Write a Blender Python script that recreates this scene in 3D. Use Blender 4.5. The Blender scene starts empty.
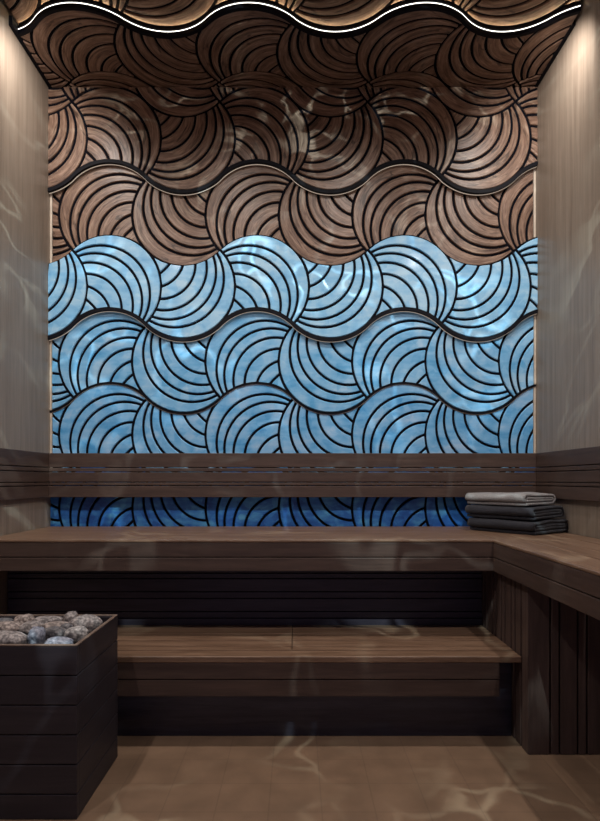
import bpy, bmesh, math, random
from mathutils import Vector, Matrix, noise

random.seed(7)
scene = bpy.context.scene
COL = scene.collection

# ------------------------------------------------------------------ room
EYE = 0.93            # camera height
D = 2.838             # distance of the patterned back wall
XL, XR = -1.229, 1.188 # left and right wall (the camera stands a little off centre)
CEIL = 2.87           # underside of the lower ceiling panel
RECESS = 0.042        # how much higher the front part of the ceiling is
FRONT = -0.5          # where the room shell stops behind the camera

# ------------------------------------------------------------------ helpers
def link(o, parent=None):
    COL.objects.link(o)
    if parent is not None:
        o.parent = parent
    return o

def obj(name, bm, mat, parent=None, smooth=False):
    bmesh.ops.recalc_face_normals(bm, faces=bm.faces[:])
    me = bpy.data.meshes.new(name)
    bm.to_mesh(me)
    bm.free()
    if smooth:
        for p in me.polygons:
            p.use_smooth = True
    mats = mat if isinstance(mat, (list, tuple)) else [mat]
    for m in mats:
        me.materials.append(m)
    return link(bpy.data.objects.new(name, me), parent)

def thing(name, label, cat, group=None, loc=(0, 0, 0)):
    o = bpy.data.objects.new(name, None)
    o.location = loc
    o.empty_display_size = 0.1
    link(o)
    o['label'] = label
    o['category'] = cat
    if group:
        o['group'] = group
    return o

def tag(o, label, cat, group=None):
    o['label'] = label
    o['category'] = cat
    if group:
        o['group'] = group
    return o

def child_at(parent, o):
    """parent o (built in world coordinates) to an Empty standing at its own base"""
    o.parent = parent
    o.location = Vector(o.location) - Vector(parent.location)
    return o

def box_bm(x0, x1, y0, y1, z0, z1, bevel=0.0, seg=2, bm=None):
    own = bm is None
    if own:
        bm = bmesh.new()
    r = bmesh.ops.create_cube(bm, size=1.0)
    vs = r['verts']
    for v in vs:
        v.co = Vector((x0 + (v.co.x + .5) * (x1 - x0), y0 + (v.co.y + .5) * (y1 - y0), z0 + (v.co.z + .5) * (z1 - z0)))
    if bevel > 0:
        es = list({e for v in vs for e in v.link_edges})
        bmesh.ops.bevel(bm, geom=es, offset=bevel, segments=seg, affect='EDGES', profile=0.6)
    return bm

def part_box(name, parent, mat, x0, x1, y0, y1, z0, z1, bevel=0.002, seg=2, label=None):
    o = obj(name, box_bm(x0, x1, y0, y1, z0, z1, bevel, seg), mat)
    if label:
        o['label'] = label
    if parent is not None:
        child_at(parent, o)
    return o

# ------------------------------------------------------------------ materials
def new_mat(name):
    m = bpy.data.materials.new(name)
    m.use_nodes = True
    nt = m.node_tree
    b = nt.nodes['Principled BSDF']
    return m, nt, b

def N(nt, kind, **kw):
    n = nt.nodes.new(kind)
    for k, v in kw.items():
        setattr(n, k, v)
    return n

def ramp(nt, fac, stops):
    r = N(nt, 'ShaderNodeValToRGB')
    els = r.color_ramp.elements
    while len(els) < len(stops):
        els.new(0.5)
    for e, (p, c) in zip(els, stops):
        e.position = p
        e.color = (c[0], c[1], c[2], 1)
    nt.links.new(fac, r.inputs['Fac'])
    return r.outputs['Color']

def wood(name, dark, mid, light, scale=(1, 1, 1), rough=0.45, coat=0.0, bump=0.05, knots=0.0, grain=14.0, spec=0.5, coord='Object'):
    m, nt, b = new_mat(name)
    L = nt.links
    tc = N(nt, 'ShaderNodeTexCoord')
    mp = N(nt, 'ShaderNodeMapping')
    mp.inputs['Scale'].default_value = scale
    L.new(tc.outputs[coord], mp.inputs['Vector'])
    n1 = N(nt, 'ShaderNodeTexNoise')
    n1.inputs['Scale'].default_value = grain
    n1.inputs['Detail'].default_value = 6
    n1.inputs['Roughness'].default_value = 0.62
    n1.inputs['Distortion'].default_value = 0.6
    L.new(mp.outputs[0], n1.inputs['Vector'])
    n2 = N(nt, 'ShaderNodeTexNoise')
    n2.inputs['Scale'].default_value = grain * 5
    n2.inputs['Detail'].default_value = 3
    L.new(mp.outputs[0], n2.inputs['Vector'])
    mx = N(nt, 'ShaderNodeMath', operation='MULTIPLY_ADD')
    L.new(n2.outputs['Fac'], mx.inputs[0])
    mx.inputs[1].default_value = 0.35
    ad = N(nt, 'ShaderNodeMath', operation='ADD')
    L.new(n1.outputs['Fac'], ad.inputs[0])
    ad.inputs[1].default_value = -0.175
    L.new(ad.outputs[0], mx.inputs[2])
    col = ramp(nt, mx.outputs[0], [(0.30, dark), (0.50, mid), (0.70, light)])
    if knots > 0:
        n3 = N(nt, 'ShaderNodeTexNoise')
        n3.inputs['Scale'].default_value = 7.0
        n3.inputs['Detail'].default_value = 4
        n3.inputs['Distortion'].default_value = 2.0
        mp3 = N(nt, 'ShaderNodeMapping')
        mp3.inputs['Scale'].default_value = (0.8, 3.0, 1.0)
        L.new(tc.outputs[coord], mp3.inputs['Vector'])
        L.new(mp3.outputs[0], n3.inputs['Vector'])
        k = ramp(nt, n3.outputs['Fac'], [(0.60, (0, 0, 0)), (0.68, (knots,) * 3)])
        mk = N(nt, 'ShaderNodeMix', data_type='RGBA')
        L.new(k, mk.inputs['Factor'])
        L.new(col, mk.inputs['A'])
        mk.inputs['B'].default_value = (dark[0] * .35, dark[1] * .3, dark[2] * .3, 1)
        col = mk.outputs['Result']
    L.new(col, b.inputs['Base Color'])
    b.inputs['Roughness'].default_value = rough
    b.inputs['Specular IOR Level'].default_value = spec
    b.inputs['Coat Weight'].default_value = coat
    b.inputs['Coat Roughness'].default_value = 0.2
    bp = N(nt, 'ShaderNodeBump')
    bp.inputs['Strength'].default_value = bump
    bp.inputs['Distance'].default_value = 0.01
    L.new(mx.outputs[0], bp.inputs['Height'])
    L.new(bp.outputs[0], b.inputs['Normal'])
    return m

def glass_tile(name, deep, mid, pale, bias=0.0):
    m, nt, b = new_mat(name)
    L = nt.links
    tc = N(nt, 'ShaderNodeTexCoord')
    n1 = N(nt, 'ShaderNodeTexNoise')
    n1.inputs['Scale'].default_value = 9.0
    n1.inputs['Detail'].default_value = 5
    n1.inputs['Distortion'].default_value = 0.7
    L.new(tc.outputs['Object'], n1.inputs['Vector'])
    mp = N(nt, 'ShaderNodeMapping')
    mp.inputs['Rotation'].default_value = (0, 0.7, 0)
    mp.inputs['Scale'].default_value = (2.0, 1.0, 11.0)
    L.new(tc.outputs['Object'], mp.inputs['Vector'])
    n2 = N(nt, 'ShaderNodeTexNoise')
    n2.inputs['Scale'].default_value = 4.0
    n2.inputs['Detail'].default_value = 5
    L.new(mp.outputs[0], n2.inputs['Vector'])
    v = N(nt, 'ShaderNodeTexVoronoi')
    v.inputs['Scale'].default_value = 26.0
    L.new(tc.outputs['Object'], v.inputs['Vector'])
    vs = N(nt, 'ShaderNodeSeparateColor')
    L.new(v.outputs['Color'], vs.inputs[0])
    a1 = N(nt, 'ShaderNodeMath', operation='MULTIPLY_ADD')
    L.new(vs.outputs[0], a1.inputs[0])
    a1.inputs[1].default_value = 0.20
    L.new(n1.outputs['Fac'], a1.inputs[2])
    a2 = N(nt, 'ShaderNodeMath', operation='MULTIPLY_ADD')
    L.new(n2.outputs['Fac'], a2.inputs[0])
    a2.inputs[1].default_value = 0.6
    L.new(a1.outputs[0], a2.inputs[2])
    a3 = N(nt, 'ShaderNodeMath', operation='ADD')
    L.new(a2.outputs[0], a3.inputs[0])
    a3.inputs[1].default_value = -0.40 + bias
    col = ramp(nt, a3.outputs[0], [(0.22, deep), (0.50, mid), (0.82, pale)])
    L.new(col, b.inputs['Base Color'])
    b.inputs['Roughness'].default_value = 0.42
    b.inputs['Coat Weight'].default_value = 0.12
    b.inputs['Coat Roughness'].default_value = 0.12
    bp = N(nt, 'ShaderNodeBump')
    bp.inputs['Strength'].default_value = 0.06
    bp.inputs['Distance'].default_value = 0.01
    L.new(a2.outputs[0], bp.inputs['Height'])
    L.new(bp.outputs[0], b.inputs['Normal'])
    return m

def plain(name, c, rough=0.5, metal=0.0, spec=0.5):
    m, nt, b = new_mat(name)
    tc = N(nt, 'ShaderNodeTexCoord')
    n = N(nt, 'ShaderNodeTexNoise')
    n.inputs['Scale'].default_value = 30
    nt.links.new(tc.outputs['Object'], n.inputs['Vector'])
    col = ramp(nt, n.outputs['Fac'], [(0.3, [x * .85 for x in c]), (0.7, [min(1, x * 1.12) for x in c])])
    nt.links.new(col, b.inputs['Base Color'])
    b.inputs['Roughness'].default_value = rough
    b.inputs['Metallic'].default_value = metal
    b.inputs['Specular IOR Level'].default_value = spec
    return m

def emit(name, c, s):
    m, nt, b = new_mat(name)
    b.inputs['Base Color'].default_value = (.8, .8, .8, 1)
    b.inputs['Emission Color'].default_value = (*c, 1)
    b.inputs['Emission Strength'].default_value = s
    return m

def fabric(name, c, scale=260):
    m, nt, b = new_mat(name)
    L = nt.links
    tc = N(nt, 'ShaderNodeTexCoord')
    n = N(nt, 'ShaderNodeTexNoise')
    n.inputs['Scale'].default_value = scale
    n.inputs['Detail'].default_value = 3
    L.new(tc.outputs['Object'], n.inputs['Vector'])
    col = ramp(nt, n.outputs['Fac'], [(0.3, [x * .65 for x in c]), (0.7, [x * 1.3 for x in c])])
    L.new(col, b.inputs['Base Color'])
    b.inputs['Roughness'].default_value = 0.95
    b.inputs['Sheen Weight'].default_value = 0.08
    bp = N(nt, 'ShaderNodeBump')
    bp.inputs['Strength'].default_value = 0.5
    bp.inputs['Distance'].default_value = 0.004
    L.new(n.outputs['Fac'], bp.inputs['Height'])
    L.new(bp.outputs[0], b.inputs['Normal'])
    return m

def stone_mat(name, c1, c2):
    m, nt, b = new_mat(name)
    L = nt.links
    tc = N(nt, 'ShaderNodeTexCoord')
    n = N(nt, 'ShaderNodeTexNoise')
    n.inputs['Scale'].default_value = 70
    n.inputs['Detail'].default_value = 6
    L.new(tc.outputs['Object'], n.inputs['Vector'])
    v = N(nt, 'ShaderNodeTexVoronoi')
    v.inputs['Scale'].default_value = 130
    L.new(tc.outputs['Object'], v.inputs['Vector'])
    s = N(nt, 'ShaderNodeMath', operation='MULTIPLY_ADD')
    L.new(v.outputs['Distance'], s.inputs[0])
    s.inputs[1].default_value = -0.35
    L.new(n.outputs['Fac'], s.inputs[2])
    col = ramp(nt, s.outputs[0], [(0.18, c1), (0.55, c2)])
    L.new(col, b.inputs['Base Color'])
    b.inputs['Roughness'].default_value = 0.6
    bp = N(nt, 'ShaderNodeBump')
    bp.inputs['Strength'].default_value = 0.4
    bp.inputs['Distance'].default_value = 0.006
    L.new(s.outputs[0], bp.inputs['Height'])
    L.new(bp.outputs[0], b.inputs['Normal'])
    return m

def floor_mat():
    m, nt, b = new_mat('floor_tile')
    L = nt.links
    tc = N(nt, 'ShaderNodeTexCoord')
    mp = N(nt, 'ShaderNodeMapping')
    mp.inputs['Scale'].default_value = (1, 1, 1)
    mp.inputs['Location'].default_value = (0.08, 0.06, 0)
    L.new(tc.outputs['Object'], mp.inputs['Vector'])
    br = N(nt, 'ShaderNodeTexBrick', offset=0.0)
    br.inputs['Scale'].default_value = 1.0
    br.inputs['Brick Width'].default_value = 0.15
    br.inputs['Row Height'].default_value = 0.15
    br.inputs['Mortar Size'].default_value = 0.0022
    br.inputs['Mortar Smooth'].default_value = 0.3
    br.inputs['Color1'].default_value = FLOOR_A
    br.inputs['Color2'].default_value = FLOOR_B
    br.inputs['Mortar'].default_value = (FLOOR_A[0] * .84, FLOOR_A[1] * .84, FLOOR_A[2] * .84, 1)
    L.new(mp.outputs[0], br.inputs['Vector'])
    n = N(nt, 'ShaderNodeTexNoise')
    n.inputs['Scale'].default_value = 9
    n.inputs['Detail'].default_value = 5
    L.new(tc.outputs['Object'], n.inputs['Vector'])
    nv = ramp(nt, n.outputs['Fac'], [(0.3, (0.82,) * 3), (0.7, (1.12,) * 3)])
    mx = N(nt, 'ShaderNodeMix', data_type='RGBA', blend_type='MULTIPLY')
    mx.inputs['Factor'].default_value = 1
    L.new(br.outputs['Color'], mx.inputs['A'])
    L.new(nv, mx.inputs['B'])
    L.new(mx.outputs['Result'], b.inputs['Base Color'])
    b.inputs['Roughness'].default_value = 0.30
    return m

FLOOR_A = (0.205, 0.128, 0.082, 1)
FLOOR_B = (0.212, 0.132, 0.084, 1)

M_WAVEWOOD = wood('wave_wood', (0.072, 0.038, 0.025), (0.185, 0.107, 0.072), (0.33, 0.215, 0.155), scale=(0.9, 9, 1), rough=0.36, coat=0.0, knots=0.7, grain=8, bump=0.08, coord='UV', spec=0.35)
M_CEILWOOD = M_WAVEWOOD
M_BLUE_PALE = glass_tile('pale_blue_glass', (0.11, 0.34, 0.60), (0.21, 0.46, 0.69), (0.36, 0.57, 0.73), 0.04)
M_BLUE_MID = glass_tile('sky_blue_glass', (0.07, 0.31, 0.58), (0.18, 0.43, 0.68), (0.34, 0.54, 0.72), 0.02)
M_BLUE_LOW = glass_tile('steel_blue_glass', (0.06, 0.29, 0.58), (0.17, 0.42, 0.69), (0.34, 0.52, 0.72), 0.02)
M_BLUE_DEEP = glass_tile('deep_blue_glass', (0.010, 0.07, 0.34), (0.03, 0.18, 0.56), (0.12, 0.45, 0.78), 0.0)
M_BLACK = plain('black_backing', (0.0035, 0.0032, 0.006), 0.8, 0, 0.08)
M_RIM = plain('black_rim', (0.0035, 0.0032, 0.006), 0.6, 0, 0.12)
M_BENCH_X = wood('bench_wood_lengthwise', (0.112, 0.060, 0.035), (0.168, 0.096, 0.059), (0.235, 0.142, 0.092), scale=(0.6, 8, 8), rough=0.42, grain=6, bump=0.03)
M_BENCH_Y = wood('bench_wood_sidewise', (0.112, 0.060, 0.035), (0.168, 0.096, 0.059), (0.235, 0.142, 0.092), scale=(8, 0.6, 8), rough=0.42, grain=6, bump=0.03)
M_SHADED_X = wood('shaded_wood_lengthwise', (0.046, 0.026, 0.020), (0.063, 0.037, 0.028), (0.084, 0.050, 0.038), scale=(0.6, 8, 8), rough=0.5, grain=6, bump=0.03)  # darker copy of the bench wood, shade of upright faces put into its colour
M_SHADED_Y = wood('shaded_wood_sidewise', (0.046, 0.026, 0.020), (0.063, 0.037, 0.028), (0.084, 0.050, 0.038), scale=(8, 0.6, 8), rough=0.5, grain=6, bump=0.03)  # the same shaded copy with the grain turned
M_SLAT_V = wood('support_wood_upright', (0.052, 0.031, 0.025), (0.072, 0.044, 0.036), (0.096, 0.060, 0.049), scale=(8, 8, 0.6), rough=0.5, grain=6, bump=0.03)
M_SCREEN = wood('shade_tinted_screen_wood', (0.030, 0.024, 0.036), (0.044, 0.036, 0.052), (0.06, 0.05, 0.07), scale=(0.6, 8, 8), rough=0.4, grain=6, bump=0.03)  # bluish cast of the shadows is put into this wood's colour
M_KICK = wood('shade_tinted_kick_wood', (0.026, 0.023, 0.034), (0.038, 0.034, 0.048), (0.052, 0.047, 0.064), scale=(0.6, 8, 8), rough=0.3, grain=6, bump=0.03)  # shadow's bluish cast is in the colour here too
M_HEAT_FRONT = wood('heater_wood', (0.016, 0.012, 0.016), (0.022, 0.016, 0.021), (0.031, 0.023, 0.028), scale=(0.6, 0.6, 8), rough=0.5, grain=6, bump=0.03)
M_RIMWOOD = wood('heater_rim_wood', (0.11, 0.07, 0.05), (0.16, 0.105, 0.078), (0.21, 0.145, 0.11), scale=(1, 1, 1), rough=0.45, grain=8, bump=0.03)
M_SIDE = wood('wall_wood', (0.195, 0.148, 0.112), (0.245, 0.190, 0.145), (0.295, 0.234, 0.182), scale=(6, 6, 0.25), rough=0.42, grain=7, bump=0.02)
M_DARKWALL = plain('dark_wall', (0.03, 0.025, 0.03), 0.6)
M_CEIL = plain('ceiling_paint', (0.10, 0.07, 0.055), 0.6)
M_FLOOR = floor_mat()
M_BRASS = plain('pale_brass', (0.62, 0.50, 0.38), 0.3, 0.6)
M_LED_COOL = emit('led_white', (1.0, 0.94, 0.86), 3.0)
M_LED_WARM = emit('led_warm', (1.0, 0.80, 0.62), 0.30)
M_GLOW_GOLD = emit('added_gold_glow', (1.0, 0.74, 0.44), 22.0)  # for the strip added to make the gold glow
M_TRAY = plain('heater_tray', (0.02, 0.018, 0.02), 0.6)

# ------------------------------------------------------------------ shell
def struct(name, bm, m):
    o = obj(name, bm, m)
    o['kind'] = 'structure'
    return o

struct('floor', box_bm(XL - .1, XR + .1, FRONT, D + .1, -0.1, 0.0), M_FLOOR)
struct('wall_back', box_bm(XL - .1, XR + .1, D, D + .1, 0.0, CEIL + .2), M_DARKWALL)
struct('wall_left', box_bm(XL - .1, XL, FRONT, D, 0.0, CEIL + .2), M_SIDE)
struct('wall_right', box_bm(XR, XR + .1, FRONT, D, 0.0, CEIL + .2), M_SIDE)
struct('ceiling', box_bm(XL, XR, FRONT, D, CEIL + RECESS + .03, CEIL + .2), M_CEIL)

# ------------------------------------------------------------------ wave pattern
A = 0.365                       # cell of the pattern
R = A / math.sqrt(2)            # radius of a swirl
CX = -0.1985                    # centre of one upper swirl
W = 0.0125                      # black line between slats
# each line of a swirl: how far it lies from the corner, and where it meets the swirl below (both as fractions)
TS = [(1.414, .7071), (1.215, .645), (1.075, .575), (.925, .442), (.753, .24), (.555, .004), (.37, -.244)]
TH = 0.007                      # slat thickness
BEV = 0.0028

def wave(x, v):
    """height of the wavy edge through the node line at v"""
    k = (x - CX) / A
    n = round(k)
    dx = x - (CX + n * A)
    s = math.sqrt(max(0, R * R - dx * dx))
    if n % 2 == 0:
        return v - A / 2 + s
    return v + A / 2 - s

def circ_x(c1, r1, c2, r2):
    d = (c2 - c1).length
    a = (r1 * r1 - r2 * r2 + d * d) / (2 * d)
    h2 = r1 * r1 - a * a
    if h2 <= 0:
        return []
    h = math.sqrt(h2)
    p = c1 + (c2 - c1) * (a / d)
    u = (c2 - c1) / d
    q = Vector((-u.y, u.x))
    return [p + q * h, p - q * h]

def slat_curves():
    """upper swirl of an even row, centre at 0: list of (outer curve, inner curve)"""
    bl = Vector((-A / 2, -A / 2))
    left_c, bot_c = Vector((-A, 0)), Vector((0, -A))
    rb = R + W / 2
    def arc(t, dr, n=26):
        m, sn = t[0] * A, t[1]
        q = Vector((R * sn, -A + R * math.sqrt(1 - sn * sn))) - bl
        if sn > .7:
            c, r = Vector((0, 0)), R + dr
        else:
            k = (q.length_squared - m * m) / (2 * (q.x + q.y) - 2 * math.sqrt(2) * m)
            c = bl + Vector((k, k))
            r = m - k * math.sqrt(2) + dr
        ps = circ_x(c, r, left_c, rb)
        qs = circ_x(c, r, bot_c, rb)
        # the crossing inside this cell, away from the corner
        P = max(ps, key=lambda p: p.y) if ps else c + Vector((-1, 1)).normalized() * r
        Q = max(qs, key=lambda p: p.x) if qs else c + Vector((1, -1)).normalized() * r
        a0 = math.atan2(P.y - c.y, P.x - c.x)
        a1 = math.atan2(Q.y - c.y, Q.x - c.x)
        while a0 < a1:
            a0 += 2 * math.pi
        if a0 - a1 > 2 * math.pi:
            a0 -= 2 * math.pi
        return [c + r * Vector((math.cos(a0 + (a1 - a0) * i / n), math.sin(a0 + (a1 - a0) * i / n))) for i in range(n + 1)]
    out = []
    for i in range(len(TS) - 1):
        out.append((arc(TS[i], -W / 2), arc(TS[i + 1], W / 2)))
    # the corner piece between the last arc and the two neighbouring swirls
    o = arc(TS[-1], -W / 2)
    xx = -A / 2 + math.sqrt(rb * rb / 2 - A * A / 4)
    cusp = Vector((xx, xx))
    n = len(o) - 1
    def along(c, p, q, m):
        a0 = math.atan2(p.y - c.y, p.x - c.x)
        a1 = math.atan2(q.y - c.y, q.x - c.x)
        while a1 - a0 > math.pi: a1 -= 2 * math.pi
        while a1 - a0 < -math.pi: a1 += 2 * math.pi
        return [c + rb * Vector((math.cos(a0 + (a1 - a0) * i / m), math.sin(a0 + (a1 - a0) * i / m))) for i in range(m + 1)]
    h = n // 2
    inner = along(left_c, o[0], cusp, h) + along(bot_c, cusp, o[-1], n - h)[1:]
    out.append((o, inner))
    return out

CURVES = slat_curves()

def add_slat(bm, outer, inner, fx, fy, cx, cy):
    """one raised slat with bevelled long edges; its UV runs along the curve so that the grain does too"""
    T = lambda p: (cx + fx * p.x, cy + fy * p.y)
    uvl = bm.loops.layers.uv.verify()
    ou, ov = random.random() * 9, random.random() * 9
    rings, uvs = [], []
    n = len(outer)
    dist = 0.0
    prev = None
    for i in range(n):
        o, q = outer[i], inner[i]
        mid = (o + q) / 2
        if prev is not None:
            dist += (mid - prev).length
        prev = mid
        d = q - o
        l = d.length
        b = min(BEV, l * .3)
        u = d / l if l > 1e-6 else Vector((0, 0))
        o2, q2 = o + u * b, q - u * b
        rings.append([bm.verts.new((*T(o), 0)), bm.verts.new((*T(o), TH - BEV)), bm.verts.new((*T(o2), TH)),
                      bm.verts.new((*T(q2), TH)), bm.verts.new((*T(q), TH - BEV)), bm.verts.new((*T(q), 0))])
        uvs.append([(ou + dist, ov + e) for e in (-.006, 0, b, max(l - b, b), l, l + .006)])
    for i in range(n - 1):
        a, b_ = rings[i], rings[i + 1]
        for j in range(5):
            f = bm.faces.new((a[j], a[j + 1], b_[j + 1], b_[j]))
            for lp, uv in zip(f.loops, (uvs[i][j], uvs[i][j + 1], uvs[i + 1][j + 1], uvs[i + 1][j])):
                lp[uvl].uv = uv
    for ring, uvr in ((rings[0], uvs[0]), (rings[-1], uvs[-1])):
        f = bm.faces.new(ring)
        for lp, uv in zip(f.loops, uvr):
            lp[uvl].uv = uv

def clip(bm, umin, umax, vmin, vmax):
    for co, no in (((umin, 0, 0), (-1, 0, 0)), ((umax, 0, 0), (1, 0, 0)), ((0, vmin, 0), (0, -1, 0)), ((0, vmax, 0), (0, 1, 0))):
        r = bmesh.ops.bisect_plane(bm, geom=bm.verts[:] + bm.edges[:] + bm.faces[:], plane_co=co, plane_no=no, clear_outer=True, dist=1e-6)
        es = [g for g in r['geom_cut'] if isinstance(g, bmesh.types.BMEdge)]
        if es:
            bmesh.ops.triangle_fill(bm, edges=es, use_beauty=True)

def clusters(bm, gap=0.02):
    """a swirl cut apart by the panel's edge becomes two tiles: sort its slats into groups that lie together"""
    bm.verts.ensure_lookup_table()
    seen, isl = set(), []
    for v in bm.verts:
        if v.index in seen:
            continue
        st, cur = [v], []
        seen.add(v.index)
        while st:
            q = st.pop()
            cur.append(q.index)
            for e in q.link_edges:
                o = e.other_vert(q)
                if o.index not in seen:
                    seen.add(o.index)
                    st.append(o)
        isl.append(cur)
    pts = [[(bm.verts[i].co.x, bm.verts[i].co.y) for i in c[::2] or c] for c in isl]
    grp = list(range(len(isl)))
    def near(a, b):
        return any((p[0] - q[0]) ** 2 + (p[1] - q[1]) ** 2 < gap * gap for p in a for q in b)
    for i in range(len(isl)):
        for j in range(i):
            if grp[i] != grp[j] and near(pts[i], pts[j]):
                g0, g1 = grp[i], grp[j]
                grp = [g1 if g == g0 else g for g in grp]
    ids = sorted(set(grp))
    if len(ids) == 1:
        return [bm]
    out = []
    for g in ids:
        keep = {i for k, c in enumerate(isl) if grp[k] == g for i in c}
        b = bm.copy()
        b.verts.ensure_lookup_table()
        bmesh.ops.delete(b, geom=[v for v in b.verts if v.index not in keep], context='VERTS')
        out.append(b)
    bm.free()
    return out

def wave_row(parent, to3, vtop, parity, tile_mat, vmin, vmax, umin=XL, umax=XR, tile='swirl_tile', base=0.0, depth=0.02, flat_top=False, flat_bottom=False):
    """one row of swirls between the wavy edges at vtop and vtop-A.  to3 maps (u, v, height) to the room"""
    vbot = vtop - A
    cy = vtop - A / 2
    fx = 1 if parity == 'even' else -1
    # backing board between the two wavy edges
    bm = bmesh.new()
    n = 170
    fr, bk = [], []
    for i in range(n + 1):
        u = umin + (umax - umin) * i / n
        t = vmax if flat_top else min(vmax, max(vmin, wave(u, vtop)))
        b = vmin if flat_bottom else max(vmin, min(vmax, wave(u, vbot)))
        if t - b < 1e-4:
            t = b + 1e-4
        fr.append((bm.verts.new((u, t, base)), bm.verts.new((u, b, base))))
        bk.append((bm.verts.new((u, t, base - depth)), bm.verts.new((u, b, base - depth))))
    for i in range(n):
        bm.faces.new((fr[i][0], fr[i + 1][0], fr[i + 1][1], fr[i][1]))
        bm.faces.new((bk[i][0], bk[i][1], bk[i + 1][1], bk[i + 1][0]))
        bm.faces.new((fr[i][0], bk[i][0], bk[i + 1][0], fr[i + 1][0]))
        bm.faces.new((fr[i][1], fr[i + 1][1], bk[i + 1][1], bk[i][1]))
    for i in (0, n):
        bm.faces.new((fr[i][0], fr[i][1], bk[i][1], bk[i][0]))
    for v in bm.verts:
        v.co = to3(v.co)
    child_at(parent, obj('backing_board', bm, M_BLACK))
    # the swirls
    kmin = math.floor((umin - CX) / A) - 1
    kmax = math.ceil((umax - CX) / A) + 1
    for k in range(kmin, kmax + 1):
        bm = bmesh.new()
        fy = 1 if k % 2 == 0 else -1
        for o, q in CURVES:
            add_slat(bm, o, q, fx, fy, CX + k * A, cy)
        clip(bm, umin + .0015, umax - .0015, vmin, vmax)
        bm.verts.index_update()
        if not bm.verts:
            bm.free()
            continue
        if max(v.co.x for v in bm.verts) - min(v.co.x for v in bm.verts) < .004:
            bm.free()
            continue
        for part in clusters(bm):
            for v in part.verts:
                v.co = to3(Vector((v.co.x, v.co.y, v.co.z + base)))
            child_at(parent, obj(tile, part, tile_mat))

def wave_band(parent, name, mat, to3, vnode, d0, d1, h0, h1, umin=XL, umax=XR, n=520):
    """a solid strip following the wavy edge, from offset d0 to d1 along the edge normal and height h0..h1"""
    bm = bmesh.new()
    rings = []
    for i in range(n + 1):
        u = umin + (umax - umin) * i / n
        e = 1e-4
        s = (wave(u + e, vnode) - wave(u - e, vnode)) / (2 * e)
        k = math.sqrt(1 + min(s * s, 4))
        v = wave(u, vnode)
        rings.append([bm.verts.new(to3(Vector((u, v + d * k, h)))) for d, h in ((d0, h0), (d0, h1), (d1, h1), (d1, h0))])
    for i in range(n):
        a, b = rings[i], rings[i + 1]
        for j in range(4):
            bm.faces.new((a[j], a[(j + 1) % 4], b[(j + 1) % 4], b[j]))
    bm.faces.new(rings[0])
    bm.faces.new(rings[-1][::-1])
    o = obj(name, bm, mat)
    child_at(parent, o)
    return o

def wall3(c):
    return Vector((c[0], D - c[2], c[1]))

def ceil3(zc):
    return lambda c: Vector((c[0], D - c[1], zc - c[2]))

VK = [2.7975 - A * i for i in range(0, 7)]      # node lines on the wall, k = 0..6
G = 'wave panels on the back wall'
STRIP_W = 0.011
M_CREAM = plain('lit_wall_cream', (0.55, 0.46, 0.37), 0.4)  # pale colour stands in for light on the side wall

def wall_panel(label, rows, p, mats, vmin, vmax, profile=False, cat='wall panel'):
    t = thing('wave_panel', label, cat, G, (0, D, max(vmin, 0.6)))
    for (vt, par), m in zip(rows, mats):
        e = STRIP_W if profile else 0
        wave_row(t, wall3, vt, par, m, vmin, vmax, umin=XL + e, umax=XR - e, base=p, depth=p - .0005)
        if profile:
            for a, b in ((XL + .0005, XL + e - .0005), (XR - e + .0005, XR - .0005)):
                q = part_box('lit_wall_strip', t, M_CREAM, a, b, D - p - .010, D - .0005, wave((a + b) / 2, vt - A) + .006, wave((a + b) / 2, vt) - .006, 0.001)  # bright sliver of lit side wall, made as a pale strip
                q['label'] = 'pale upright strip standing in for the lit side wall'
    return t

top = wall_panel('dark brown wood swirl panel at the very top of the back wall, under the ceiling',
                 [(VK[0] + A, 'odd'), (VK[0], 'even')], 0.032, [M_WAVEWOOD, M_WAVEWOOD], 2.3, CEIL - .002)
wave_band(top, 'edge_trim', M_RIM, wall3, VK[1], -0.013, 0.004, 0.002, 0.041)
wave_band(top, 'light_strip', M_LED_WARM, wall3, VK[1], -0.0148, -0.0135, 0.020, 0.026)

p1 = wall_panel('brown wood swirl panel just above the pale blue swirls',
                [(VK[1], 'odd')], 0.006, [M_WAVEWOOD], 1.9, 2.8, True)

p2 = wall_panel('pale blue glass swirl panel touching the brown wood swirls above it',
                [(VK[2], 'even')], 0.032, [M_BLUE_PALE], 1.5, 2.5)
wave_band(p2, 'edge_trim', M_RIM, wall3, VK[3], -0.012, 0.004, 0.002, 0.041)
wave_band(p2, 'light_strip', M_LED_WARM, wall3, VK[3], -0.0134, -0.0122, 0.020, 0.025)

p3 = wall_panel('mid blue glass swirl panel, the middle one of the blue wave rows above the backrest',
                [(VK[3], 'odd')], 0.010, [M_BLUE_MID], 1.2, 1.9, True)
wave_band(p3, 'edge_trim', M_RIM, wall3, VK[4], -0.006, 0.003, 0.002, 0.0195)
wave_band(p3, 'edge_bead', M_BRASS, wall3, VK[4], -0.0085, -0.0062, 0.004, 0.0165)

p4 = wall_panel('blue glass swirl panel cut off below by the top of the long backrest',
                [(VK[4], 'odd')], 0.006, [M_BLUE_LOW], 0.9, 1.6, True)
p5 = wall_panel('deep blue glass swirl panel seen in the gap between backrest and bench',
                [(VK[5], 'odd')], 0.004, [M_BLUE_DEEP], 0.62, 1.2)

part_box('skirt_board', p5, M_BLACK, XL + .001, XR - .001, D - .0035, D - .0005, 0.0, 0.619, 0.0005)

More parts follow.
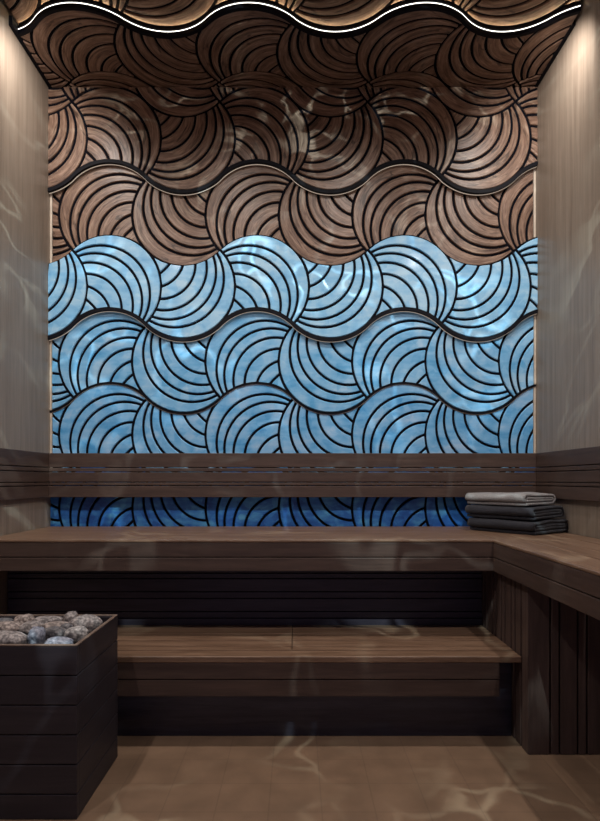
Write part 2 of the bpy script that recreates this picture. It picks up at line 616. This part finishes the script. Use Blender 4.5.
# ceiling: a lower panel against the wall, its wavy front edge lit, and a higher one in front of it
va = 0.0625
vb = va + A
cl = thing('ceiling_wave_panel', 'dark wood swirl ceiling panel whose wavy front edge holds a white light line', 'ceiling panel', None, (0, D, CEIL))
PL, PR = XL + 0.016, XR - 0.016
wave_row(cl, ceil3(CEIL), va, 'even', M_CEILWOOD, 0.002, 1.2, umin=PL, umax=PR, depth=0.04, base=-.008)
wave_row(cl, ceil3(CEIL), vb, 'odd', M_CEILWOOD, 0.002, 1.2, umin=PL, umax=PR, depth=0.04, base=-.008)
c3 = ceil3(CEIL)
wave_band(cl, 'edge_trim', M_RIM, c3, vb, -0.010, 0.006, -0.017, 0.001, umin=PL, umax=PR)
wave_band(cl, 'edge_trim', M_RIM, c3, vb, -0.010, 0.000, -0.0415, -0.024, umin=PL, umax=PR)
wave_band(cl, 'edge_lip', M_RIM, c3, vb, 0.0002, 0.0075, -0.0305, -0.0245, umin=PL, umax=PR)
wave_band(cl, 'light_strip', M_LED_COOL, c3, vb, -0.006, 0.005, -0.0218, -0.0194, umin=PL, umax=PR)
cove = wave_band(cl, 'added_glow_strip', M_GLOW_GOLD, c3, vb, 0.0002, 0.0009, -0.0348, -0.0308, umin=PL, umax=PR)  # hidden strip added to throw gold glow on the higher panel
cove['label'] = 'added gold strip that makes the glow along the wavy edge'
part_box('shadow_gap', cl, M_RIM, XL + .001, PL, D - .42, D - .002, CEIL - .002, CEIL + .04, 0.001)  # black strip for the shadow gap, its shade put into the colour
part_box('shadow_gap', cl, M_RIM, PR, XR - .001, D - .42, D - .002, CEIL - .002, CEIL + .04, 0.001)

cu = thing('ceiling_wave_panel', 'wood swirl ceiling panel glowing gold along the white wavy light line, nearest the viewer', 'ceiling panel', None, (0, D - vb, CEIL + RECESS))
wave_row(cu, ceil3(CEIL + RECESS), vb + A, 'even', M_CEILWOOD, vb - .3, 2.4, umin=PL, umax=PR, depth=0.02, base=-.007)
wave_row(cu, ceil3(CEIL + RECESS), vb + 2 * A, 'odd', M_CEILWOOD, vb - .3, 2.4, umin=PL, umax=PR, depth=0.02, base=-.007)

# ------------------------------------------------------------------ backrests
def zpx(y, d):
    return EYE - (y - 480) * d / 567.6

BR_Y = D - 0.085
rails = [(453.2, 467.2), (468.0, 471.6), (472.4, 481.8), (482.6, 485.2), (486.0, 497.2)]
t = thing('backrest', 'long brown slatted backrest running across the blue back wall', 'backrest', 'slatted backrests', (0, BR_Y, 0.845))
zs = [(zpx(b, BR_Y), zpx(a, BR_Y)) for a, b in rails]
for z0, z1 in zs:
    part_box('rail', t, M_SHADED_X, XL + .0255, XR - .0285, BR_Y, BR_Y + .024, z0, z1, 0.002)
for x in (-0.8, 0.0, 0.8):
    part_box('bracket', t, M_SCREEN, x - .015, x + .015, BR_Y + .0245, D - .0145, zs[-1][0] + .01, zs[0][1] - .01, 0.001)
# side ones
tl = thing('backrest', 'short slatted backrest on the left wall above the bench', 'backrest', 'slatted backrests', (XL + .03, BR_Y, 0.845))
for z0, z1 in zs:
    part_box('rail', tl, M_SHADED_Y, XL + .004, XL + .025, 2.18, BR_Y + .024, z0, z1, 0.002)
for y in (2.3, 2.65):
    part_box('bracket', tl, M_SCREEN, XL + .0005, XL + .0035, y, y + .03, zs[-1][0] + .01, zs[0][1] - .01, 0.001)
tr = thing('backrest', 'slatted backrest on the right wall behind the towels', 'backrest', 'slatted backrests', (XR - .03, BR_Y, 0.845))
for z0, z1 in zs:
    part_box('rail', tr, M_SHADED_Y, XR - .028, XR - .004, 0.9, BR_Y + .024, z0, z1, 0.002)
for y in (1.2, 1.9, 2.65):
    part_box('bracket', tr, M_SCREEN, XR - .0035, XR - .0005, y, y + .03, zs[-1][0] + .01, zs[0][1] - .01, 0.001)

# ------------------------------------------------------------------ upper bench (L-shaped)
UZ = 0.70
UF = 2.176            # front of the long arm
UX = 0.751            # front of the right arm
UB = 2.815
END = 0.85            # near end of the right arm
ub = thing('sauna_bench', 'tall L-shaped brown wooden bench with folded towels on its corner', 'bench', None, (0, UF, 0))
n = 5
y0 = UF + 0.024
for i in range(n):
    a = y0 + (UB - y0) * i / n
    b = y0 + (UB - y0) * (i + 1) / n
    part_box('plank', ub, M_BENCH_X, XL + .004, UX + .0235, a + .001, b - .001, UZ - .027, UZ, 0.002)
x0 = UX + 0.024
x1 = XR - .004
n = 4
for i in range(n):
    a = x0 + (x1 - x0) * i / n
    b = x0 + (x1 - x0) * (i + 1) / n
    part_box('plank', ub, M_BENCH_Y, a + .0018, b - .0018, END, UB, UZ - .027, UZ, 0.002)
# aprons: mitred corner made by letting the two boards meet at the inner corner
SEAM = EYE - 0.2967
BOT = EYE - 0.350
part_box('apron_board', ub, M_SHADED_X, XL + .004, UX + .0236, UF + .0015, UF + .0235, SEAM + .0015, UZ - .0105, 0.002)
part_box('highlight_nosing', ub, M_BENCH_X, XL + .004, UX + .0236, UF, UF + .0235, UZ - .0102, UZ + .001, 0.0045, 3)  # paler strip: the highlight on the front edge put into its colour
part_box('apron_board', ub, M_SHADED_X, XL + .004, UX + .0236, UF + .001, UF + .0235, BOT, SEAM - .0015, 0.003)
part_box('apron_board', ub, M_SHADED_Y, UX + .0015, UX + .0235, END, UF - .0002, SEAM + .0015, UZ - .0105, 0.002)
part_box('highlight_nosing', ub, M_BENCH_Y, UX, UX + .0235, END, UF - .0002, UZ - .0102, UZ + .001, 0.0045, 3)
part_box('apron_board', ub, M_SHADED_Y, UX + .001, UX + .0235, END, UF - .0002, BOT, SEAM - .0015, 0.003)
part_box('bearer', ub, M_SCREEN, XL + .006, XR - .006, 2.36, 2.398, BOT + .002, UZ - .0275, 0.002)

# dark slatted screen behind the lower bench
SY = 2.402
z = BOT + .0
lay = [0.026, 0.019, 0.052, 0.024, 0.052, 0.024, 0.06]
zz = BOT - .012
part_box('screen_slat', ub, M_SCREEN, XL + .004, 0.805, SY, SY + .018, zz, BOT + .001, 0.0015)
for hgt in lay:
    zz -= 0.004
    if zz - hgt < 0.285:
        hgt = zz - 0.285
    if hgt < 0.008:
        break
    part_box('screen_slat', ub, M_SCREEN, XL + .004, 0.805, SY, SY + .018, zz - hgt, zz, 0.0015)
    zz -= hgt

# slatted support under the right arm: a left side and a front
BX = 0.781
BYF = 1.92
sup = obj('support', box_bm(BX + .022, XR - .006, BYF + .022, 2.398, 0.0015, BOT - .001, 0.002), M_SCREEN)
child_at(ub, sup)
def sub_box(name, m, x0, x1, y0, y1, z0, z1, bevel=.0015):
    o = obj(name, box_bm(x0, x1, y0, y1, z0, z1, bevel), m)
    o.parent = sup
    o.location = -(Vector(sup.location) + Vector(ub.location))
    return o
sup_z0, sup_z1 = 0.0015, BOT - .001
x = BX
for i, w in enumerate([.073, .025, .055, .025, .073, .025, .055, .025, .073]):
    e = min(x + w, XR - .006)
    if e - x > .006:
        sub_box('slat', M_SLAT_V, x, e, BYF, BYF + .0215, sup_z0, sup_z1)
    x += w + .0065
y = BYF + .0225
for w in [.030, .042, .024, .048, .024, .048, .024, .048, .024, .05]:
    e = min(y + w, 2.398)
    if e - y > .008:
        sub_box('slat', M_SLAT_V, BX, BX + .0215, y, e, sup_z0, sup_z1)
    y += w + .0135

# ------------------------------------------------------------------ lower bench
LZ = EYE - 0.612
LF = 1.967
lb = thing('sauna_bench', 'low step bench of brown planks below the tall bench, beside the stone heater', 'bench', None, (0, LF, 0))
xl, xr = XL + .004, 0.779
cuts = [LF, 2.043, 2.093, 2.164, 2.26, 2.36, 2.399]
joint = (292 - 297) * 2.1 / 567.6
for i in range(len(cuts) - 1):
    a, b = cuts[i] + (.0 if i == 0 else .0038), cuts[i + 1] - .0038
    if i == 0:
        part_box('plank', lb, M_BENCH_X, xl, xr, a, b, LZ - .022, LZ, 0.004, 3)
    else:
        part_box('plank', lb, M_BENCH_X, xl, joint - .001, a, b, LZ - .022, LZ, 0.002)
        part_box('plank', lb, M_BENCH_X, joint + .001, xr, a, b, LZ - .022, LZ, 0.002)
LS = EYE - 0.693
LBZ = EYE - 0.752
part_box('apron_board', lb, M_SHADED_X, xl, 0.7035, LF + .002, LF + .024, LS + .0015, LZ - .0225, 0.003)
part_box('apron_board', lb, M_SHADED_X, xl, 0.7035, LF + .003, LF + .024, LBZ, LS - .0015, 0.003)
part_box('kick_panel', lb, M_KICK, xl, 0.779, 2.06, 2.08, 0.0015, LZ - .0225, 0.002)
part_box('bearer', lb, M_SCREEN, xl, 0.775, 2.0805, 2.398, LZ - .07, LZ - .0225, 0.002)

# ------------------------------------------------------------------ heater
HX1, HX0 = -0.602, -1.03
HF, HB = 1.553, 1.906
HZ = 0.475
ht = thing('sauna_heater', 'dark wood-clad box heater filled with grey stones', 'heater', None, ((HX0 + HX1) / 2, (HF + HB) / 2, 0))
T = 0.016
step = 0.0813
z = HZ
while z > 0.002:
    zb = max(z - step + .0025, 0.0015)
    part_box('front_board', ht, M_HEAT_FRONT, HX0, HX1, HF, HF + T, zb, z - .0008, 0.002)
    part_box('rear_board', ht, M_HEAT_FRONT, HX0, HX1, HB - T, HB, zb, z - .0008, 0.002)
    part_box('side_board', ht, M_HEAT_FRONT, HX1 - T, HX1, HF + T + .0002, HB - T - .0002, zb, z - .0008, 0.002)
    part_box('side_board', ht, M_HEAT_FRONT, HX0, HX0 + T, HF + T + .0002, HB - T - .0002, zb, z - .0008, 0.002)
    z -= step
bm = bmesh.new()
RW = 0.010
box_bm(HX0, HX1, HF, HF + RW, HZ - .0005, HZ + .004, 0.0012, 1, bm)
box_bm(HX0, HX1, HB - RW, HB, HZ - .0005, HZ + .004, 0.0012, 1, bm)
box_bm(HX1 - RW, HX1, HF + RW, HB - RW, HZ - .0005, HZ + .004, 0.0012, 1, bm)
box_bm(HX0, HX0 + RW, HF + RW, HB - RW, HZ - .0005, HZ + .004, 0.0012, 1, bm)
rim = obj('rim', bm, M_RIMWOOD)
rim['label'] = 'lighter wooden rim around the stones'
child_at(ht, rim)
TRAY = 0.442
part_box('stone_tray', ht, M_TRAY, HX0 + T + .001, HX1 - T - .001, HF + T + .001, HB - T - .001, 0.05, TRAY, 0.002)

S_GREY = stone_mat('grey_stone', (0.11, 0.092, 0.09), (0.44, 0.38, 0.36))
S_DARK = stone_mat('dark_stone', (0.05, 0.045, 0.05), (0.20, 0.18, 0.18))
S_BLUE = stone_mat('bluish_stone', (0.12, 0.125, 0.16), (0.36, 0.36, 0.42))
S_TAN = stone_mat('tan_stone', (0.12, 0.09, 0.08), (0.46, 0.37, 0.33))
# x, depth, length, width, height, turn, tilt, material, label
stones = [
    (-0.962, 1.856, 0.066, 0.056, 0.052, 5, 0, S_DARK, 'small dark flat stone against the back rim, at the left edge of the picture'),
    (-0.889, 1.852, 0.050, 0.062, 0.074, -8, 0, S_TAN, 'rounded tan stone against the back rim, left of a long knobbly one'),
    (-0.812, 1.853, 0.085, 0.056, 0.066, 4, 0, S_GREY, 'long grey stone in the middle of the back rim row'),
    (-0.738, 1.852, 0.040, 0.054, 0.086, 10, 0, S_GREY, 'short upright pale stone at the back, just left of the big corner stone'),
    (-0.676, 1.812, 0.086, 0.070, 0.080, 36, 0, S_GREY, 'largest pale speckled stone in the back right corner of the heater'),
    (-0.905, 1.768, 0.084, 0.060, 0.068, 4, 0, S_TAN, 'long tan stone in the middle row, at the left edge of the picture'),
    (-0.830, 1.776, 0.060, 0.056, 0.066, -4, 0, S_GREY, 'stubby grey stone in the middle row beside the long tan one'),
    (-0.757, 1.788, 0.076, 0.052, 0.066, 12, 0, S_TAN, 'smooth tan stone in the middle row in front of the upright one'),
    (-0.708, 1.742, 0.036, 0.042, 0.070, 22, 0, S_DARK, 'smallest dark stone wedged beside the big corner stone'),
    (-0.838, 1.632, 0.112, 0.070, 0.078, -3, 0, S_GREY, 'largest front row stone, long and pale, behind the front rim'),
    (-0.757, 1.650, 0.042, 0.052, 0.088, 8, 0, S_BLUE, 'bluish upright stone in the front row'),
    (-0.728, 1.706, 0.064, 0.046, 0.070, -14, 0, S_DARK, 'dark slim stone lying right behind the bluish upright one'),
    (-0.660, 1.700, 0.062, 0.050, 0.070, 48, 0, S_GREY, 'slanted grey stone leaning along the right rim of the heater'),
    (-0.682, 1.622, 0.072, 0.052, 0.056, 6, 0, S_BLUE, 'low bluish flat stone in the front right corner of the heater'),
]
def make_stone(i, x, y, l, w, h, rot, tilt, m, label):
    bm = bmesh.new()
    bmesh.ops.create_icosphere(bm, subdivisions=4, radius=1.0)
    off = Vector((i * 3.7, i * 1.9, i * 5.1))
    for v in bm.verts:
        d = v.co.normalized()
        p = 2.6
        k = (abs(d.x) ** p + abs(d.y) ** p + abs(d.z) ** p) ** (-1 / p)
        k *= 1 + 0.15 * noise.noise(d * 1.2 + off) + 0.06 * noise.noise(d * 3.1 + off)
        v.co = Vector((d.x * k * l * 1.12 / 2, d.y * k * w * 1.08 / 2, d.z * k * h * 0.65 / 2))
    rm = Matrix.Rotation(math.radians(rot), 4, 'Z')
    bmesh.ops.transform(bm, matrix=rm, verts=bm.verts)
    zmin = min(v.co.z for v in bm.verts)
    for v in bm.verts:
        v.co.z -= zmin
    o = obj('sauna_stone', bm, m, smooth=True)
    o.location = (x, y, TRAY + 0.0005)
    tag(o, label, 'stone', 'stones in the heater')
for i, s in enumerate(stones):
    make_stone(i, *s)

# ------------------------------------------------------------------ towels
F_DARK = fabric('charcoal_towel', (0.019, 0.018, 0.024))
F_LIGHT = fabric('grey_towel', (0.27, 0.25, 0.245))

def towel(z0, cx, cy, ang, length, width, height, mat, label, seed):
    """a towel folded as a flat roll: a spiral of cloth pulled along its length"""
    th = height / 4.6
    path = []
    # flattened spiral: three shrinking turns
    turns = 1.95
    n = 150
    for i in range(n + 1):
        s = i / n * turns
        lay = s                                          # layers peeled off so far
        hh = max(height / 2 - th / 2 - lay * th * 1.03, 0.0006)
        hw = width / 2 - th / 2 - lay * th * 0.95 - 0.004 * lay
        straight = max(hw - hh, .01)
        f = s % 1.0
        # one turn: bottom (front to back), round the back, top (back to front), round the front
        q = f * 4
        if q < 1:
            p = Vector((-straight + 2 * straight * q, -hh))
        elif q < 2:
            a = -math.pi / 2 + math.pi * (q - 1)
            p = Vector((straight + hh * math.cos(a), hh * math.sin(a)))
        elif q < 3:
            p = Vector((straight - 2 * straight * (q - 2), hh))
        else:
            a = math.pi / 2 + math.pi * (q - 3)
            p = Vector((-straight + hh * math.cos(a), hh * math.sin(a)))
        path.append(p)
    # offset to both sides
    L, Rr = [], []
    for i, p in enumerate(path):
        t = (path[min(i + 1, n)] - path[max(i - 1, 0)])
        t = t.normalized() if t.length > 1e-7 else Vector((1, 0))
        nn = Vector((-t.y, t.x))
        e = th * .42
        L.append(p + nn * e)
        Rr.append(p - nn * e)
    loop = L + Rr[::-1]
    bm = bmesh.new()
    m = 16
    rings = []
    for j in range(m + 1):
        f = j / m
        y = -length / 2 + length * f
        endk = min(f, 1 - f) * length
        ring = []
        for p in loop:
            bulge = 1 - 0.05 * max(0, 1 - endk / .03)
            q = Vector((p.x, y, p.y * bulge))
            w = noise.noise(Vector((p.x * 9 + seed, y * 9, p.y * 14))) * 0.005
            q.z += w * (0.25 if p.y < 0 else 1.0)
            q.x += noise.noise(Vector((seed, y * 7, p.y * 30))) * 0.004
            q.y += noise.noise(Vector((p.x * 16, seed, p.y * 50))) * 0.004
            ring.append(bm.verts.new(q))
        rings.append(ring)
    k = len(loop)
    for j in range(m):
        for i in range(k):
            bm.faces.new((rings[j][i], rings[j][(i + 1) % k], rings[j + 1][(i + 1) % k], rings[j + 1][i]))
    h = len(L)
    for ring in (rings[0], rings[-1]):
        for i in range(h - 1):
            bm.faces.new((ring[i], ring[i + 1], ring[2 * h - 2 - i], ring[2 * h - 1 - i]))
    zmin = min(v.co.z for v in bm.verts)
    for v in bm.verts:
        v.co.z -= zmin
    o = obj('folded_towel', bm, mat, smooth=True)
    o.location = (cx, cy, z0)
    o.rotation_euler = (0, 0, ang)
    tag(o, label, 'towel', 'folded towels on the bench corner')
    return max(v.co.z for v in o.data.vertices)

TA = math.radians(35)
tz = UZ + .0015
tz += towel(tz, 0.985, 2.545, TA, 0.33, 0.30, 0.069, F_DARK, 'dark charcoal folded towel at the bottom of the stack, lying on the bench', 1.0) - .002
tz += towel(tz, 0.970, 2.550, TA + .04, 0.33, 0.28, 0.067, F_DARK, 'dark charcoal folded towel in the middle, under the light grey one', 5.3) - .002
tz += towel(tz, 0.955, 2.560, TA - .03, 0.31, 0.25, 0.062, F_LIGHT, 'light grey folded towel on top of two dark ones', 9.1)

# ------------------------------------------------------------------ camera
cam = bpy.data.cameras.new('camera')
cam.sensor_fit = 'HORIZONTAL'
cam.sensor_width = 36
cam.lens = 567.6 / 600 * 36
cam.shift_x = 3 / 600
cam.shift_y = 69.5 / 600
cam.clip_start = 0.01
co = bpy.data.objects.new('camera', cam)
co.location = (0, 0, EYE)
co.rotation_euler = (math.pi / 2, 0, 0)
link(co)
scene.camera = co

# ------------------------------------------------------------------ light
def spot(name, loc, target, power, color, angle, blend, radius):
    l = bpy.data.lights.new(name, 'SPOT')
    l.energy = power
    l.color = color
    l.spot_size = math.radians(angle)
    l.spot_blend = blend
    l.shadow_soft_size = radius
    o = bpy.data.objects.new(name, l)
    o.location = loc
    o.rotation_euler = (Vector(target) - Vector(loc)).to_track_quat('-Z', 'Y').to_euler()
    link(o)
    return o

for x in (-1.08, -0.36, 0.33, 1.04):
    spot('ceiling_downlight', (x, 1.80, 2.86), (x, 1.95, 0.0), 30, (1.0, 0.94, 0.88), 158, 0.75, 0.02)
for x in (-1.05, 1.03):
    spot('ceiling_downlight', (x, 0.6, 2.86), (x * .85, 1.1, 0.0), 62, (1.0, 0.94, 0.90), 140, 0.6, 0.02)
for x, t in ((-1.02, XL), (0.98, XR)):
    spot('added_wall_spot', (x, 2.25, 2.81), (t, 2.58, 2.55), 22, (1.0, 0.95, 0.90), 110, 1.0, 0.03)  # unseen spots added to brighten the tops of the side walls

# an added, unseen spot that throws ripples of light into the room
pr = spot('added_ripple_spot', (0.25, 0.15, 2.75), (0.0, 2.2, 0.8), 330, (0.74, 0.98, 1.0), 130, 0.5, 0.004)
ld = pr.data
ld.use_nodes = True
nt = ld.node_tree
em = nt.nodes['Emission']
tc = N(nt, 'ShaderNodeTexCoord')
sp = N(nt, 'ShaderNodeSeparateXYZ')
nt.links.new(tc.outputs['Normal'], sp.inputs[0])
dx = N(nt, 'ShaderNodeMath', operation='DIVIDE')
dy = N(nt, 'ShaderNodeMath', operation='DIVIDE')
nt.links.new(sp.outputs[0], dx.inputs[0]); nt.links.new(sp.outputs[2], dx.inputs[1])
nt.links.new(sp.outputs[1], dy.inputs[0]); nt.links.new(sp.outputs[2], dy.inputs[1])
cb = N(nt, 'ShaderNodeCombineXYZ')
nt.links.new(dx.outputs[0], cb.inputs[0]); nt.links.new(dy.outputs[0], cb.inputs[1])
wn = N(nt, 'ShaderNodeTexNoise')
wn.inputs['Scale'].default_value = 4.5
wn.inputs['Detail'].default_value = 3
nt.links.new(cb.outputs[0], wn.inputs['Vector'])
wa = N(nt, 'ShaderNodeVectorMath', operation='MULTIPLY_ADD')
nt.links.new(wn.outputs['Color'], wa.inputs[0])
wa.inputs[1].default_value = (0.45, 0.45, 0)
nt.links.new(cb.outputs[0], wa.inputs[2])
vo = N(nt, 'ShaderNodeTexVoronoi', feature='DISTANCE_TO_EDGE')
vo.inputs['Scale'].default_value = 9.0
nt.links.new(wa.outputs[0], vo.inputs['Vector'])
mr = N(nt, 'ShaderNodeMapRange', interpolation_type='SMOOTHERSTEP')
mr.inputs['From Min'].default_value = 0.0
mr.inputs['From Max'].default_value = 0.10
mr.inputs['To Min'].default_value = 1.0
mr.inputs['To Max'].default_value = 0.0
nt.links.new(vo.outputs['Distance'], mr.inputs['Value'])
gate = N(nt, 'ShaderNodeTexNoise')
gate.inputs['Scale'].default_value = 7.0
gate.inputs['Detail'].default_value = 5
nt.links.new(cb.outputs[0], gate.inputs['Vector'])
gr = N(nt, 'ShaderNodeMapRange', interpolation_type='SMOOTHSTEP')
gr.inputs['From Min'].default_value = 0.36
gr.inputs['From Max'].default_value = 0.68
nt.links.new(gate.outputs['Fac'], gr.inputs['Value'])
ml = N(nt, 'ShaderNodeMath', operation='MULTIPLY')
nt.links.new(mr.outputs[0], ml.inputs[0]); nt.links.new(gr.outputs[0], ml.inputs[1])
pw = N(nt, 'ShaderNodeMath', operation='POWER')
nt.links.new(ml.outputs[0], pw.inputs[0]); pw.inputs[1].default_value = 1.6
nt.links.new(pw.outputs[0], em.inputs['Strength'])

w = bpy.data.worlds.new('world')
scene.world = w
w.use_nodes = True
bg = w.node_tree.nodes['Background']
bg.inputs['Color'].default_value = (0.48, 0.43, 0.85, 1)
bg.inputs['Strength'].default_value = 0.19

vs = scene.view_settings
vs.view_transform = 'Standard'
vs.look = 'None'
vs.exposure = 0.0
vs.gamma = 1.0
vs.use_curve_mapping = False
